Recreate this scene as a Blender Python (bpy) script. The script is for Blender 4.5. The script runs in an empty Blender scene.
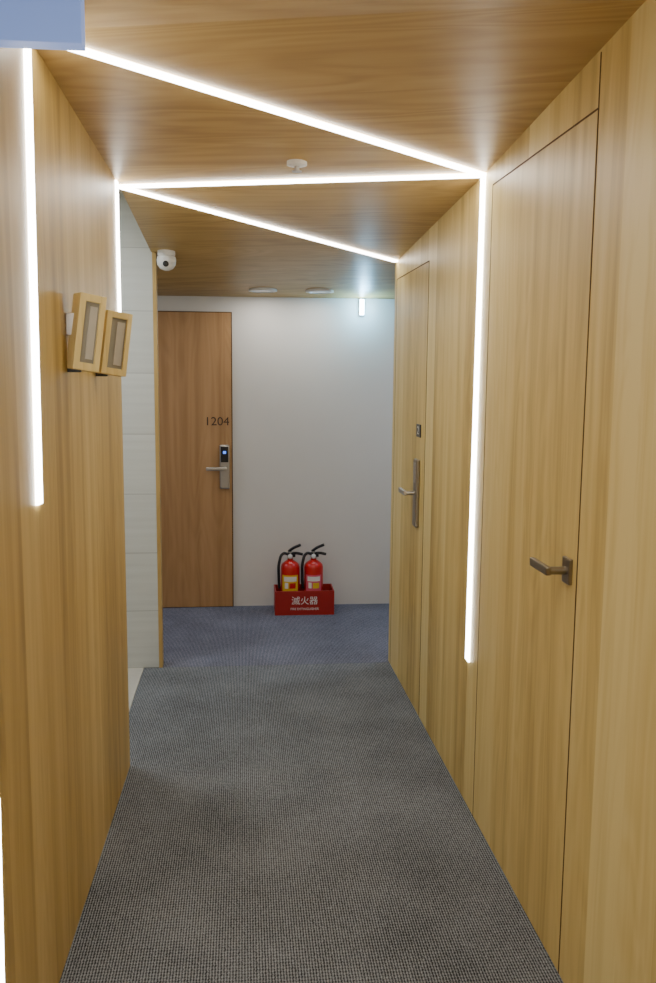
import bpy, bmesh, math
from mathutils import Matrix, Vector

C = bpy.context.collection
R, L = 0.768, -0.448
YE_R, YE_L, YT, YF = 4.46, 3.28, 4.43, 5.62
YB = -1.6
def XR(y): return .76 + .012*(4.46-y)
def XL(y): return -.44 - .017*(3.28-y)
MODE = None
def shift(y):
    if MODE == 'R': return XR(y)-R
    if MODE == 'L': return XL(y)-L
    return 0.

# ---------------------------------------------------------------- materials
def new_mat(name):
    m = bpy.data.materials.new(name); m.use_nodes = True
    nt = m.node_tree
    return m, nt, nt.nodes, nt.links, nt.nodes['Principled BSDF']

def lin(c):
    return tuple(((x/255)/12.92 if x/255 <= .04045 else ((x/255+.055)/1.055)**2.4) for x in c) + (1,)

def plain(name, rgb, rough=.5, metal=0., noise=.06, nscale=30):
    m, nt, N, K, b = new_mat(name)
    tc = N.new('ShaderNodeTexCoord'); n = N.new('ShaderNodeTexNoise'); n.inputs['Scale'].default_value = nscale
    K.new(tc.outputs['Object'], n.inputs['Vector'])
    r = N.new('ShaderNodeValToRGB')
    c = lin(rgb)
    r.color_ramp.elements[0].color = tuple(x*(1-noise) for x in c[:3])+(1,)
    r.color_ramp.elements[1].color = tuple(min(1, x*(1+noise)) for x in c[:3])+(1,)
    K.new(n.outputs['Fac'], r.inputs['Fac']); K.new(r.outputs['Color'], b.inputs['Base Color'])
    b.inputs['Roughness'].default_value = rough; b.inputs['Metallic'].default_value = metal
    return m

def emit(name, rgb, s):
    m, nt, N, K, b = new_mat(name)
    b.inputs['Base Color'].default_value = lin(rgb)
    b.inputs['Emission Color'].default_value = lin(rgb)
    b.inputs['Emission Strength'].default_value = s
    return m

def wood(name, across, along, dark, mid, light, pw=.13, var=1.0, rough=.42, rot=0., off=0., ringf=.09, streak=.95):
    m, nt, N, K, b = new_mat(name)
    tc = N.new('ShaderNodeTexCoord'); mp = N.new('ShaderNodeMapping')
    mp.inputs['Rotation'].default_value = (0, 0, rot)
    K.new(tc.outputs['Object'], mp.inputs['Vector'])
    sx = N.new('ShaderNodeSeparateXYZ'); K.new(mp.outputs['Vector'], sx.inputs[0])
    A, B = sx.outputs[across], sx.outputs[along]
    def mth(op, a, bb=None, cc=None):
        n = N.new('ShaderNodeMath'); n.operation = op
        for i, v in enumerate((a, bb, cc)):
            if v is None: continue
            if isinstance(v, (int, float)): n.inputs[i].default_value = v
            else: K.new(v, n.inputs[i])
        return n.outputs[0]
    def comb(x, y, z=0.):
        n = N.new('ShaderNodeCombineXYZ')
        for i, v in enumerate((x, y, z)):
            if isinstance(v, (int, float)): n.inputs[i].default_value = v
            else: K.new(v, n.inputs[i])
        return n.outputs[0]
    def noise(vec, scale, det=3, dist=0.):
        n = N.new('ShaderNodeTexNoise'); n.inputs['Scale'].default_value = scale
        n.inputs['Detail'].default_value = det; n.inputs['Distortion'].default_value = dist
        K.new(vec, n.inputs['Vector']); return n.outputs['Fac']
    A = mth('ADD', A, 7.31+off)
    idx = mth('FLOOR', mth('DIVIDE', A, pw))
    wn = N.new('ShaderNodeTexWhiteNoise'); wn.noise_dimensions = '1D'; K.new(idx, wn.inputs['W'])
    tone = wn.outputs['Value']
    Bo = mth('ADD', B, mth('MULTIPLY', tone, 9.))
    s1 = noise(comb(mth('MULTIPLY', A, 16.), mth('MULTIPLY', Bo, .35)), 1., 3)
    s2 = noise(comb(mth('MULTIPLY', A, 5.), mth('MULTIPLY', Bo, .7), idx), 1., 2, .6)
    ring = mth('MULTIPLY_ADD', mth('SINE', mth('MULTIPLY', s2, 70.)), .5, .5)
    s3 = noise(comb(mth('MULTIPLY', A, 260.), mth('MULTIPLY', Bo, 6.)), 1., 2)
    v = mth('ADD', mth('MULTIPLY_ADD', mth('SUBTRACT', s1, .5), streak, .25), mth('MULTIPLY', tone, .34*var))
    v = mth('ADD', v, mth('MULTIPLY', ring, ringf))
    v = mth('ADD', v, mth('MULTIPLY', s3, .16))
    r = N.new('ShaderNodeValToRGB')
    e = r.color_ramp.elements
    e[0].position = .20; e[0].color = lin(dark)
    e[1].position = .84; e[1].color = lin(light)
    q = e.new(.5); q.color = lin(mid)
    K.new(v, r.inputs['Fac']); K.new(r.outputs['Color'], b.inputs['Base Color'])
    b.inputs['Roughness'].default_value = rough
    b.inputs['Specular IOR Level'].default_value = .35
    bp = N.new('ShaderNodeBump'); bp.inputs['Strength'].default_value = .06; bp.inputs['Distance'].default_value = .002
    K.new(s3, bp.inputs['Height']); K.new(bp.outputs[0], b.inputs['Normal'])
    return m

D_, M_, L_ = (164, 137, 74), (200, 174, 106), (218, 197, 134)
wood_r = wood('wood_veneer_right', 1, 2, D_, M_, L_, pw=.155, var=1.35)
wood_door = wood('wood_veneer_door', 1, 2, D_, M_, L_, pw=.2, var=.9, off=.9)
wood_l = wood('wood_veneer_left_shaded', 1, 2, (146, 119, 58), (180, 151, 84), (200, 173, 108), pw=.17)  # same veneer made darker: the left wall's shade is in the colour
wood_c = wood('wood_veneer_ceiling_shaded', 1, 0, (152, 121, 66), (180, 149, 90), (198, 169, 110), pw=.6, rot=.25, var=.35, ringf=.18, streak=.6)  # darker tones paint in the weaker light on the ceiling
wood_far = wood('wood_veneer_far_door', 0, 2, (150, 112, 70), (174, 134, 90), (188, 150, 106), pw=.45, var=.3)
wood_trim = wood('wood_trim_mat', 0, 2, (160, 130, 76), (184, 154, 96), (204, 178, 122), pw=.2)
wood_frame = wood('wood_frame_mat', 0, 2, (200, 176, 112), (218, 196, 134), (230, 212, 156), pw=.02, var=.2)

def carpet(name, c_dark, c_light):
    m, nt, N, K, b = new_mat(name)
    tc = N.new('ShaderNodeTexCoord'); sx = N.new('ShaderNodeSeparateXYZ'); K.new(tc.outputs['Object'], sx.inputs[0])
    def mth(op, a, bb=None, cc=None):
        n = N.new('ShaderNodeMath'); n.operation = op
        for i, v in enumerate((a, bb, cc)):
            if v is None: continue
            if isinstance(v, (int, float)): n.inputs[i].default_value = v
            else: K.new(v, n.inputs[i])
        return n.outputs[0]
    nz = N.new('ShaderNodeTexNoise'); nz.inputs['Scale'].default_value = 130; nz.inputs['Detail'].default_value = 3
    K.new(tc.outputs['Object'], nz.inputs['Vector'])
    wob = mth('MULTIPLY', mth('SUBTRACT', nz.outputs['Fac'], .5), 10)
    sxv = mth('MULTIPLY_ADD', mth('SINE', mth('ADD', mth('MULTIPLY', sx.outputs[0], 2*math.pi/.0075), mth('MULTIPLY', wob, .5))), .5, .5)
    syv = mth('MULTIPLY_ADD', mth('SINE', mth('ADD', mth('MULTIPLY', sx.outputs[1], 2*math.pi/.012), wob)), .5, .5)
    v = mth('ADD', mth('MULTIPLY', sxv, .42), mth('MULTIPLY', syv, .2))
    n2 = N.new('ShaderNodeTexNoise'); n2.inputs['Scale'].default_value = 260; n2.inputs['Detail'].default_value = 2
    K.new(tc.outputs['Object'], n2.inputs['Vector'])
    v = mth('ADD', v, mth('MULTIPLY', n2.outputs['Fac'], .55))
    n3 = N.new('ShaderNodeTexNoise'); n3.inputs['Scale'].default_value = 3.; n3.inputs['Detail'].default_value = 4
    K.new(tc.outputs['Object'], n3.inputs['Vector'])
    v = mth('ADD', v, mth('MULTIPLY', mth('SUBTRACT', n3.outputs['Fac'], .5), .3))
    r = N.new('ShaderNodeValToRGB'); e = r.color_ramp.elements
    e[0].position = .34; e[0].color = lin(c_dark); e[1].position = .94; e[1].color = lin(c_light)
    K.new(v, r.inputs['Fac']); K.new(r.outputs['Color'], b.inputs['Base Color'])
    b.inputs['Roughness'].default_value = .95
    b.inputs['Specular IOR Level'].default_value = .15
    bp = N.new('ShaderNodeBump'); bp.inputs['Strength'].default_value = .5; bp.inputs['Distance'].default_value = .003
    K.new(v, bp.inputs['Height']); K.new(bp.outputs[0], b.inputs['Normal'])
    return m
carpet_a = carpet('carpet_ribbed_grey', (41, 43, 46), (152, 157, 163))
carpet_b = carpet('carpet_ribbed_grey_blue_lit', (48, 50, 58), (146, 149, 166))  # grey carpet with the lobby's blue light tinted into its colour

def tile(name):
    m, nt, N, K, b = new_mat(name)
    tc = N.new('ShaderNodeTexCoord'); mp = N.new('ShaderNodeMapping')
    mp.inputs['Rotation'].default_value = (math.radians(90), 0, 0)
    K.new(tc.outputs['Object'], mp.inputs['Vector'])
    br = N.new('ShaderNodeTexBrick'); br.offset = .5
    br.inputs['Scale'].default_value = 1.
    br.inputs['Brick Width'].default_value = .6; br.inputs['Row Height'].default_value = .3
    br.inputs['Mortar Size'].default_value = .002
    br.inputs['Color1'].default_value = lin((204, 208, 205)); br.inputs['Color2'].default_value = lin((211, 215, 212))
    br.inputs['Mortar'].default_value = lin((172, 176, 174))
    K.new(mp.outputs[0], br.inputs['Vector'])
    n = N.new('ShaderNodeTexNoise'); n.inputs['Scale'].default_value = 1; n.inputs['Detail'].default_value = 5
    mp2 = N.new('ShaderNodeMapping'); mp2.inputs['Scale'].default_value = (2, 2, 40)
    K.new(tc.outputs['Object'], mp2.inputs['Vector']); K.new(mp2.outputs[0], n.inputs['Vector'])
    mx = N.new('ShaderNodeMix'); mx.data_type = 'RGBA'; mx.blend_type = 'MULTIPLY'
    mx.inputs[0].default_value = .26
    K.new(br.outputs['Color'], mx.inputs[6]); K.new(n.outputs['Fac'], mx.inputs[7])
    K.new(mx.outputs[2], b.inputs['Base Color'])
    b.inputs['Roughness'].default_value = .35
    return m
tile_m = tile('stone_tile')
white_wall = plain('painted_white', (210, 206, 198), .7, noise=.02, nscale=6)
white_pl = plain('white_plastic', (225, 225, 222), .35, noise=.02)
black_pl = plain('black_plastic', (18, 18, 20), .35)
dark_gap = plain('shadow_gap', (84, 60, 30), .9)
steel = plain('brushed_steel', (180, 177, 172), .35, 1., noise=.08, nscale=90)
steel_d = plain('satin_steel', (150, 142, 128), .34, 1.)
red = plain('red_enamel', (190, 18, 16), .28)
red_box = plain('red_box_paint', (158, 28, 20), .4)
yellow = plain('yellow_label', (226, 186, 40), .5)
pink = plain('pink_label', (214, 90, 112), .5)
white_lab = plain('white_label', (228, 224, 216), .5)
grey_pan = plain('grey_acrylic', (140, 136, 124), .25)
panel_lt = plain('panel_insert', (176, 170, 156), .3)
num_m = plain('number_brown', (60, 40, 24), .5)
led = emit('led_white', (255, 252, 246), 20)
led_blue = emit('lamp_cool_white', (190, 225, 255), 60)
blue_panel = emit('lightbox_blue', (120, 146, 208), .9)
disp = emit('lock_display_blue', (70, 130, 255), 2)
down_em = emit('downlight_glow', (240, 240, 235), .35)

# ---------------------------------------------------------------- helpers
def empty(name, loc=(0, 0, 0)):
    e = bpy.data.objects.new(name, None); e.location = loc; e.empty_display_size = .1
    C.objects.link(e); return e
def mk(name, bm, mat, parent=None, smooth=False):
    me = bpy.data.meshes.new(name); bmesh.ops.recalc_face_normals(bm, faces=bm.faces)
    if MODE:
        for v in bm.verts: v.co.x += shift(v.co.y)
    bm.to_mesh(me); bm.free()
    if smooth:
        for p in me.polygons: p.use_smooth = True
    me.materials.append(mat)
    o = bpy.data.objects.new(name, me); C.objects.link(o)
    if parent:
        o.parent = parent; o.matrix_parent_inverse = Matrix.Translation(-Vector(parent.location))
    return o
def box(name, lo, hi, mat, parent=None, bev=0., M=None):
    bm = bmesh.new(); bmesh.ops.create_cube(bm, size=1)
    for v in bm.verts:
        v.co = Vector([lo[i] + (v.co[i]+.5)*(hi[i]-lo[i]) for i in range(3)])
    if bev: bmesh.ops.bevel(bm, geom=bm.edges[:], offset=bev, segments=2, affect='EDGES', profile=.6)
    if M: bmesh.ops.transform(bm, matrix=M, verts=bm.verts)
    return mk(name, bm, mat, parent)
def poly(name, pts, mat, parent=None, faces=None):
    bm = bmesh.new(); vs = [bm.verts.new(p) for p in pts]
    for f in (faces or [range(len(pts))]): bm.faces.new([vs[i] for i in f])
    return mk(name, bm, mat, parent)
def prism(name, outline, z0, z1, mat):
    n = len(outline)
    pts = [(x, y, z0) for x, y in outline] + [(x, y, z1) for x, y in outline]
    return poly(name, pts, mat, None, [list(range(n)), list(range(n, 2*n))] + [(i, (i+1) % n, n+(i+1) % n, n+i) for i in range(n)])
def lathe(name, prof, mat, parent, loc, axis='Z', seg=32):
    bm = bmesh.new(); rings = []
    for r, z in prof:
        rings.append([bm.verts.new((r*math.cos(2*math.pi*i/seg), r*math.sin(2*math.pi*i/seg), z)) for i in range(seg)])
    for a, b in zip(rings, rings[1:]):
        for i in range(seg): bm.faces.new((a[i], a[(i+1) % seg], b[(i+1) % seg], b[i]))
    bm.faces.new(rings[0]); bm.faces.new(rings[-1])
    rot = Matrix.Identity(4)
    if axis == 'X': rot = Matrix.Rotation(math.radians(-90), 4, 'Y')
    if axis == 'Y': rot = Matrix.Rotation(math.radians(90), 4, 'X')
    bmesh.ops.transform(bm, matrix=Matrix.Translation(loc) @ rot, verts=bm.verts)
    o = mk(name, bm, mat, parent, True)
    md = o.modifiers.new('es', 'EDGE_SPLIT'); md.split_angle = math.radians(40)
    return o
def tube(name, pts, r, mat, parent):
    cu = bpy.data.curves.new(name, 'CURVE'); cu.dimensions = '3D'; cu.bevel_depth = r; cu.bevel_resolution = 4
    cu.use_fill_caps = True
    s = cu.splines.new('BEZIER'); s.bezier_points.add(len(pts)-1)
    for p, q in zip(s.bezier_points, pts):
        p.co = q; p.handle_left_type = p.handle_right_type = 'AUTO'
    cu.materials.append(mat)
    o = bpy.data.objects.new(name, cu); C.objects.link(o)
    if parent: o.parent = parent; o.matrix_parent_inverse = Matrix.Translation(-Vector(parent.location))
    return o
def text(name, s, size, loc, rot, mat, parent, ext=.0006, sx=1.):
    cu = bpy.data.curves.new(name, 'FONT'); cu.body = s; cu.size = size; cu.extrude = ext
    cu.align_x = 'CENTER'; cu.align_y = 'CENTER'; cu.materials.append(mat)
    o = bpy.data.objects.new(name, cu); C.objects.link(o)
    o.location = (loc[0]+shift(loc[1]), loc[1], loc[2]); o.rotation_euler = rot; o.scale = (sx, 1, 1)
    if parent: o.parent = parent; o.matrix_parent_inverse = Matrix.Translation(-Vector(parent.location))
    return o
def strip(name, p0, p1, w, nrm, parent, h=.006):
    p0, p1, n = Vector(p0), Vector(p1), Vector(nrm).normalized()
    d = (p1-p0).normalized(); s = d.cross(n).normalized()*w/2
    n = s.cross(d).normalized() if s.cross(d).dot(n) > 0 else d.cross(s).normalized()
    pts = []
    for q in (p0, p1):
        pts += [q+s, q-s, q-s+n*h, q+s+n*h]
    return poly(name, pts, led, parent, [(0,1,2,3),(4,5,6,7),(0,1,5,4),(1,2,6,5),(2,3,7,6),(3,0,4,7)])

# ---------------------------------------------------------------- shell
box('floor', (-2.4, YB, -.1), (2.4, YF+.1, -.02), plain('subfloor', (90, 90, 90), .9))
prism('carpet_corridor', [(XL(YB), YB), (XR(YB), YB), (XR(3.048), 3.048), (XL(3.048), 3.048)], -.02, 0, carpet_a)
prism('carpet_corridor.001', [(XL(3.050), 3.050), (XR(3.050), 3.050), (XR(YT-.003), YT-.003), (-.512, YT-.003), (-.512, YE_L), (XL(YE_L), YE_L)], -.02, 0, carpet_a)
prism('carpet_lobby', [(-2.3, YT+.1), (-.418, YT+.1), (-.418, YT), (XR(YT), YT), (XR(YE_R), YE_R), (2.3, YE_R), (2.3, YF), (-2.3, YF)], -.02, 0, carpet_b)
box('floor_tile_side', (-1.7, YE_L, -.02), (-.514, YT-.002, .001), plain('pale_stone_floor', (190, 188, 180), .4))

MODE = 'R'
box('wall_right', (R, YB, 0), (R+.1, YE_R, 2.5), wood_r)
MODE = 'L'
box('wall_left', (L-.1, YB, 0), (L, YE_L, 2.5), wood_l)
MODE = None
box('wall_far', (-2.4, YF, -.02), (2.4, YF+.1, 2.5), white_wall)
box('wall_back', (-.7, YB-.1, 0), (1., YB, 2.5), wood_trim)
box('wall_tile', (-1.7, YT, 0), (-.436, YT+.1, 2.5), tile_m)
box('trim_1', (-.436, YT-.004, 0), (-.418, YT+.05, 2.5), wood_trim)
box('wall_passage_near', (-1.7, YE_L-.1, 0), (-.54, YE_L, 2.5), white_wall)
box('wall_passage_end', (-1.8, YE_L-.1, -.02), (-1.7, YT+.1, 2.5), white_wall)
box('wall_lobby_near', (.861, YE_R-.1, 0), (2.4, YE_R, 2.5), white_wall)
box('wall_lobby_right', (2.3, YE_R, -.02), (2.4, YF, 2.5), white_wall)
box('wall_lobby_left', (-2.4, YT, -.02), (-2.3, YF, 2.5), white_wall)
box('wall_lobby_near_left', (-2.4, YT, 0), (-1.8, YT+.1, 2.5), white_wall)
box('ceiling_passage', (-1.8, YE_L-.1, 2.35), (XL(YE_L), YT, 2.45), white_wall)

xr = lambda y: XR(y)+.02
xl = lambda y: XL(y)-.02
BY, AY, CY, DY = 2.89, 3.33, 4.41, 2.06
Bp = Vector((XR(BY), BY, 2.145)); Ap = Vector((XL(AY), AY, 2.165)); Cp = Vector((XR(CY), CY, 2.06)); Dp = Vector((XL(DY), DY, 2.225))
cpts = [(xl(YB), YB, 2.24), (xr(YB), YB, 2.31), (xr(1.73), 1.77, 2.235), (xr(BY), BY, 2.145), (XL(AY)-.0, AY, 2.165), (xl(DY), DY, 2.225), (xr(CY), CY, 2.06),
        (-.42, YF, 1.975), (.78, YF, 1.978), (-.44, YT, 2.08), (.78, YE_R, 2.056),
        (-2.4, YF, 1.975), (-2.4, YT, 2.08), (2.4, YF, 1.978), (2.4, YE_R, 2.056)]
poly('ceiling', cpts, wood_c, None, [(0,1,2,5),(5,2,3),(5,3,4),(4,3,6),(4,6,10),(4,10,9),(9,10,8,7),(12,9,7,11),(10,14,13,8)])
poly('ceiling_slab', [(-2.4,YB-.1,2.5),(2.4,YB-.1,2.5),(2.4,YF+.1,2.5),(-2.4,YF+.1,2.5)], white_wall)
poly('trim_2', [Ap, (-.44, YT, 2.08), (-.44, YT, 2.36), (-.44, YE_L, 2.36), (-.44, YE_L, 2.17)], wood_trim)

# ---------------------------------------------------------------- LED zigzag
E = empty('led_strip_light')
dn = (0, 0, -1)
strip('ceiling_run_1', Dp, Bp, .032, dn, E)
strip('ceiling_run_2', Ap, Bp, .042, dn, E)
strip('ceiling_run_3', Ap, Cp, .034, dn, E)
MODE = 'R'
strip('wall_run_right', (R, BY+.005, 2.145), (R, BY+.02, .515), .04, (-1, 0, 0), E)
MODE = 'L'
strip('wall_run_left', (L, 2.05, 2.225), (L, 2.015, 1.205), .045, (1, 0, 0), E)
strip('wall_run_left_low', (L, 1.60, .70), (L, 1.56, .02), .06, (1, 0, 0), E)
strip('wall_run_left_end', (L, YE_L-.03, 2.165), (L, YE_L-.03, 1.60), .04, (1, 0, 0), E)
MODE = None
strip('ceiling_run_rear', (.81, .2, 2.265), (-.49, -.9, 2.225), .05, dn, E)

# ---------------------------------------------------------------- doors on right wall
MODE = 'R'
def gaps(parent, y0, y1, z1, full=None):
    g = .0022; x0 = R-.0012
    box('gap_far', (x0, y1-g, 0), (R+.01, y1+g, z1), dark_gap, parent)
    box('gap_near', (x0, y0-g, 0), (R+.01, y0+g, full or z1), dark_gap, parent)
    box('gap_top', (x0, y0, z1-g), (R+.01, y1, z1+g), dark_gap, parent)
d1 = empty('door_1', (R, 2.36, 0))
gaps(d1, 1.985, 2.79, 2.092, 2.21)
box('leaf', (R-.001, 1.989, .004), (R+.01, 2.786, 2.088), wood_door, d1)
def lever_x(parent, y, z, ln, mat, rose=True, so=.05):
    if rose: box('rose', (R-.010, y-.024, z-.032), (R, y+.024, z+.032), mat, parent, .003)
    lathe('spindle', [(.010, 0), (.010, so)], mat, parent, (R-.002, y, z), 'X', 20)
    box('lever', (R-so-.012, y-.011, z-.011), (R-so+.002, y+ln, z+.011), mat, parent, .004)
lever_x(d1, 2.035, 1.032, .112, steel_d)
d2 = empty('door_2', (R, 4.0, 0))
gaps(d2, 3.68, 4.40, 1.97)
box('leaf', (R-.001, 3.684, .004), (R+.01, 4.396, 1.966), wood_door, d2)
box('lock_plate', (R-.018, 3.765, .835), (R, 3.835, 1.135), steel_d, d2, .006)
box('lock_reader', (R-.020, 3.775, 1.03), (R-.01, 3.825, 1.12), steel, d2, .004)
lever_x(d2, 3.80, .985, .12, steel, False, .055)
sg = empty('room_number_sign', (R, 3.80, 1.26))
box('plate', (R-.006, 3.76, 1.232), (R, 3.84, 1.288), black_pl, sg, .001)
text('digits', '2', .05, (R-.0068, 3.80, 1.26), (math.radians(90), 0, math.radians(-90)), white_lab, sg, sx=1.3)
MODE = None

# ---------------------------------------------------------------- far door 1204
d3 = empty('door_3', (-.5, YF, 0))
box('frame', (-.965, YF-.012, 0), (-.068, YF, 1.882), dark_gap, d3)
box('leaf', (-.96, YF-.022, .005), (-.074, YF-.004, 1.876), wood_far, d3)
yf = YF-.022
text('number_1204', '1204', .075, (-.165, yf-.001, 1.20), (math.radians(90), 0, 0), num_m, d3, sx=1.05)
box('lock_body', (-.150, yf-.022, .775), (-.088, yf, 1.055), steel, d3, .008)
box('lock_reader', (-.143, yf-.026, .945), (-.095, yf-.018, 1.045), black_pl, d3, .004)
box('lock_display', (-.128, yf-.028, 1.0), (-.110, yf-.024, 1.016), disp, d3)
lathe('spindle', [(.012, 0), (.012, .05)], steel, d3, (-.115, yf-.01, .905), 'Y', 20)
box('lever', (-.235, yf-.062, .895), (-.104, yf-.046, .917), steel, d3, .005)

# ---------------------------------------------------------------- wooden flag signs on left wall
def flag(name, yc, xc, zc, w, h, tilt, yaw):
    e = empty(name, (xc, yc, zc))
    M = Matrix.Translation((xc, yc, zc)) @ Matrix.Rotation(math.radians(yaw), 4, 'Z') @ Matrix.Rotation(math.radians(tilt), 4, 'Y')
    t = .028; f = .015
    box('stile_left', (-w/2, -t, -h/2), (-w/2+f*1.1, t, h/2), wood_frame, e, .0015, M)
    box('stile_right', (w/2-f, -t, -h/2), (w/2, t, h/2), wood_frame, e, .0015, M)
    box('rail_top', (-w/2+f, -t, h/2-f*1.3), (w/2-f, t, h/2), wood_frame, e, .0015, M)
    box('rail_bottom', (-w/2+f, -t, -h/2), (w/2-f, t, -h/2+f*1.3), wood_frame, e, .0015, M)
    box('panel', (-w/2+f*.9, -.020, -h/2+f), (w/2-f*.9, .020, h/2-f), grey_pan, e, 0, M)
    box('panel_strip', (-.004, -.023, -h/2+f*2), (w/2-f*1.3, -.019, h/2-f*2), panel_lt, e, 0, M)
    box('bracket', (XL(yc), yc-.008, zc-.006), (xc-w/2+.012, yc+.008, zc+.05), steel, e, .002)
    box('bracket_low', (XL(yc), yc-.006, zc-h/2-.004), (xc-w/2+.02, yc+.006, zc-h/2+.014), black_pl, e, .002)
flag('wooden_flag_sign', 2.37, XL(2.37)+.050, 1.602, .070, .195, 8, 30)
flag('wooden_flag_sign.001', 2.77, XL(2.77)+.056, 1.588, .080, .19, 8, 30)

# ---------------------------------------------------------------- fire extinguishers + box
bx = empty('fire_extinguisher_box', (.378, 5.46, 0))
x0, x1, ya, yb, hb, t = .192, .565, 5.37, 5.56, .155, .008
box('front', (x0, ya, 0), (x1, ya+t, hb), red_box, bx, .002)
box('back', (x0, yb-t, 0), (x1, yb, hb), red_box, bx, .002)
box('side_a', (x0, ya+t, 0), (x0+t, yb-t, hb), red_box, bx, .002)
box('side_b', (x1-t, ya+t, 0), (x1, yb-t, hb), red_box, bx, .002)
box('bottom', (x0+t, ya+t, 0), (x1-t, yb-t, .008), red_box, bx)
text('label_cjk', '滅火器', .056, ((x0+x1)/2, ya-.001, .09), (math.radians(90), 0, 0), white_lab, bx)
text('label_en', 'FIRE EXTINGUISHER', .020, ((x0+x1)/2, ya-.001, .040), (math.radians(90), 0, 0), white_lab, bx)

def arc_patch(name, cx, cy, r, a0, a1, z0, z1, mat, parent, n=14):
    bm = bmesh.new(); lo = []; hi = []
    for i in range(n+1):
        a = math.radians(a0+(a1-a0)*i/n)
        lo.append(bm.verts.new((cx+r*math.cos(a), cy+r*math.sin(a), z0)))
        hi.append(bm.verts.new((cx+r*math.cos(a), cy+r*math.sin(a), z1)))
    for i in range(n): bm.faces.new((lo[i], lo[i+1], hi[i+1], hi[i]))
    return mk(name, bm, mat, parent, True)
def ext(name, cx, cy, lab):
    e = empty(name, (cx, cy, .009)); z = .009; r = .061
    lathe('body', [(.035, z), (r-.006, z+.004), (r, z+.016), (r, z+.282), (r-.006, z+.300), (r-.02, z+.314), (.026, z+.324), (.018, z+.328), (.018, z+.338)], red, e, (cx, cy, 0))
    lathe('valve', [(.016, .343), (.019, .348), (.019, .368), (.013, .375), (.013, .391)], steel, e, (cx, cy, 0), seg=20)
    def lv(nm, pts, r): tube(nm, pts, r, black_pl, e)
    box('valve_block', (cx-.018, cy-.012, .355), (cx+.032, cy+.012, .385), black_pl, e, .004)
    lv('carry_handle', [(cx, cy, .375), (cx+.035, cy-.01, .381), (cx+.078, cy-.02, .375)], .009)
    lv('squeeze_lever', [(cx-.01, cy, .391), (cx+.02, cy-.01, .415), (cx+.064, cy-.02, .436)], .009)
    lathe('gauge', [(.014, 0), (.014, .012), (.011, .014)], white_pl, e, (cx-.002, cy-.012, .362), 'Y', 20)
    tube('hose', [(cx-.012, cy, .373), (cx-.045, cy-.01, .379), (cx-.070, cy-.028, .33), (cx-.074, cy-.032, .24), (cx-.070, cy-.03, .16)], .009, black_pl, e)
    arc_patch('label_main', cx, cy, r+.0008, 215, 318, z+.12, z+.24, lab, e)
    arc_patch('label_band', cx, cy, r+.0014, 228, 306, z+.20, z+.23, white_lab, e)
    arc_patch('label_block', cx, cy, r+.0016, 262, 300, z+.155, z+.19, red if lab is yellow else yellow, e)
    arc_patch('label_strip', cx, cy, r+.0018, 235, 255, z+.155, z+.192, white_lab, e)
    return e
ext('fire_extinguisher', .292, 5.46, yellow)
ext('fire_extinguisher.001', .440, 5.46, pink)

# ---------------------------------------------------------------- ceiling fittings
dc = empty('dome_camera', (-.365, 4.40, 2.05))
lathe('mount', [(.042, 2.09), (.042, 2.062), (.036, 2.055)], white_pl, dc, (-.365, 4.40, 0))
lathe('dome', [(.044, 2.055), (.047, 2.040), (.044, 2.018), (.032, 2.0), (.012, 1.990), (.002, 1.989)], white_pl, dc, (-.365, 4.40, 0))
lathe('lens', [(.014, 0), (.014, .008), (.010, .011)], black_pl, dc, (-.365, 4.362, 2.018), 'Y', 20)
sp = empty('fire_sprinkler', (.172, 2.89, 2.15))
lathe('escutcheon', [(.032, 2.185), (.032, 2.155), (.022, 2.152)], white_pl, sp, (.172, 2.89, 0))
lathe('stem', [(.008, 2.154), (.008, 2.138)], steel, sp, (.172, 2.89, 0), seg=12)
lathe('deflector', [(.016, 2.138), (.016, 2.135)], steel, sp, (.172, 2.89, 0), seg=16)
def downlight(name, x, y, z):
    e = empty(name, (x, y, z))
    lathe('trim_ring', [(.085, z+.03), (.085, z-.006), (.066, z-.009), (.062, z+.004)], white_pl, e, (x, y, 0))
    lathe('diffuser', [(.062, z-.001), (.058, z-.003)], down_em, e, (x, y, 0))
downlight('ceiling_downlight', .12, 5.38, 1.996)
downlight('ceiling_downlight.001', .46, 5.38, 1.996)
wl = empty('wall_lamp', (.745, YF, 1.92))
box('housing', (.728, YF-.03, 1.87), (.762, YF, 1.975), white_pl, wl, .006)
box('tube', (.732, YF-.040, 1.875), (.758, YF-.028, 1.970), led_blue, wl, .004)

lb = empty('ceiling_lightbox', (-.38, 1.68, 2.16))
box('panel', (XL(1.7), 1.66, 2.070), (-.278, 1.70, 2.235), blue_panel, lb, .002)

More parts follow.
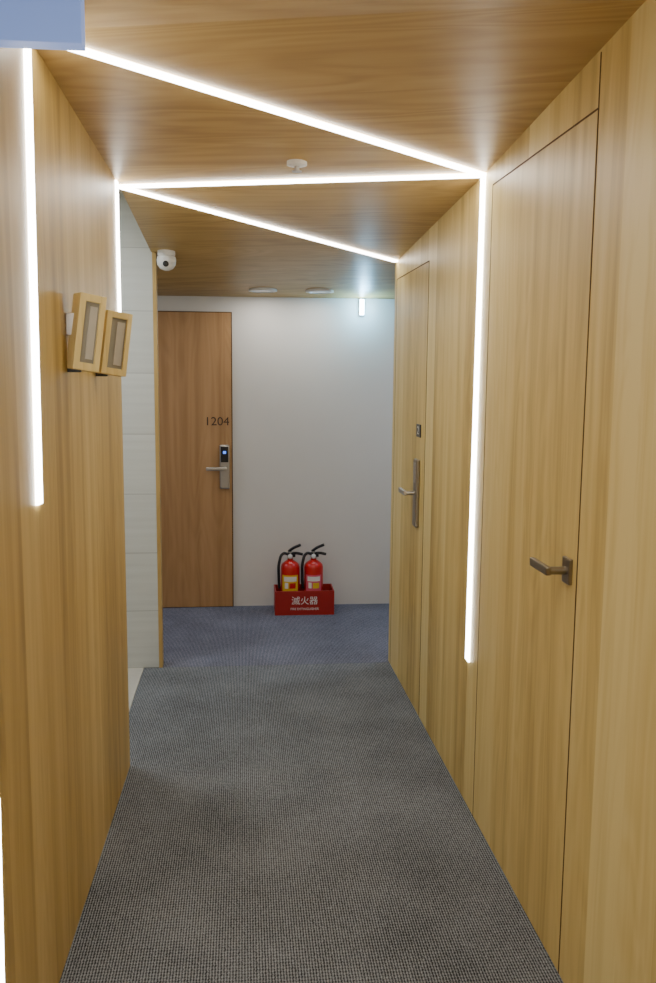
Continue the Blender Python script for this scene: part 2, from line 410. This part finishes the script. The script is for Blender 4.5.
# ---------------------------------------------------------------- lamps
def area(name, loc, size, power, col, rot=(0, 0, 0), sy=None):
    l = bpy.data.lights.new(name, 'AREA'); l.energy = power; l.size = size; l.color = col
    if sy: l.shape = 'RECTANGLE'; l.size_y = sy
    o = bpy.data.objects.new(name, l); o.location = loc; o.rotation_euler = rot; C.objects.link(o); return o
area('corridor_fill_light', (.15, -.3, 2.2), .5, 15, (1, .99, .96))  # added fill light behind the camera, not a known fixture
area('corridor_fill_light.001', (.15, 1.0, 2.2), .25, 6, (1, .99, .96))  # second added fill, overhead and out of view
area('passage_ceiling_lamp', (-1.1, 3.85, 2.34), .4, 13, (.9, .97, 1))
area('lobby_lamp', (.12, 5.38, 1.98), .11, 2.0, (1, .97, .93))
area('lobby_lamp.001', (.46, 5.38, 1.98), .11, 1.7, (1, .97, .93))
area('lobby_lamp.002', (1.5, 5.0, 1.98), .5, 8, (.68, .78, 1))
area('lobby_lamp.003', (-1.3, 5.0, 2.0), .4, 10, (.85, .88, 1))
pl = bpy.data.lights.new('wall_lamp_light', 'POINT'); pl.energy = 4.5; pl.color = (.25, .66, 1); pl.shadow_soft_size = .03
po = bpy.data.objects.new('wall_lamp_light', pl); po.location = (.745, YF-.13, 1.90); C.objects.link(po)

w = bpy.data.worlds.new('world'); bpy.context.scene.world = w; w.use_nodes = True
w.node_tree.nodes['Background'].inputs[0].default_value = (.5, .55, .6, 1)
w.node_tree.nodes['Background'].inputs[1].default_value = .1

# ---------------------------------------------------------------- camera
cd = bpy.data.cameras.new('camera'); co = bpy.data.objects.new('camera', cd); C.objects.link(co)
cd.sensor_fit = 'VERTICAL'; cd.sensor_height = 36; cd.lens = 36*880/983; cd.clip_start = .02
Mr = Matrix.Rotation(-math.radians(5.525), 3, 'Z') @ Matrix.Rotation(math.radians(90-7.564), 3, 'X') @ Matrix.Rotation(math.radians(.483), 3, 'Z')
co.matrix_world = Matrix.Translation((0, 0, 1.5)) @ Mr.to_4x4()
bpy.context.scene.camera = co
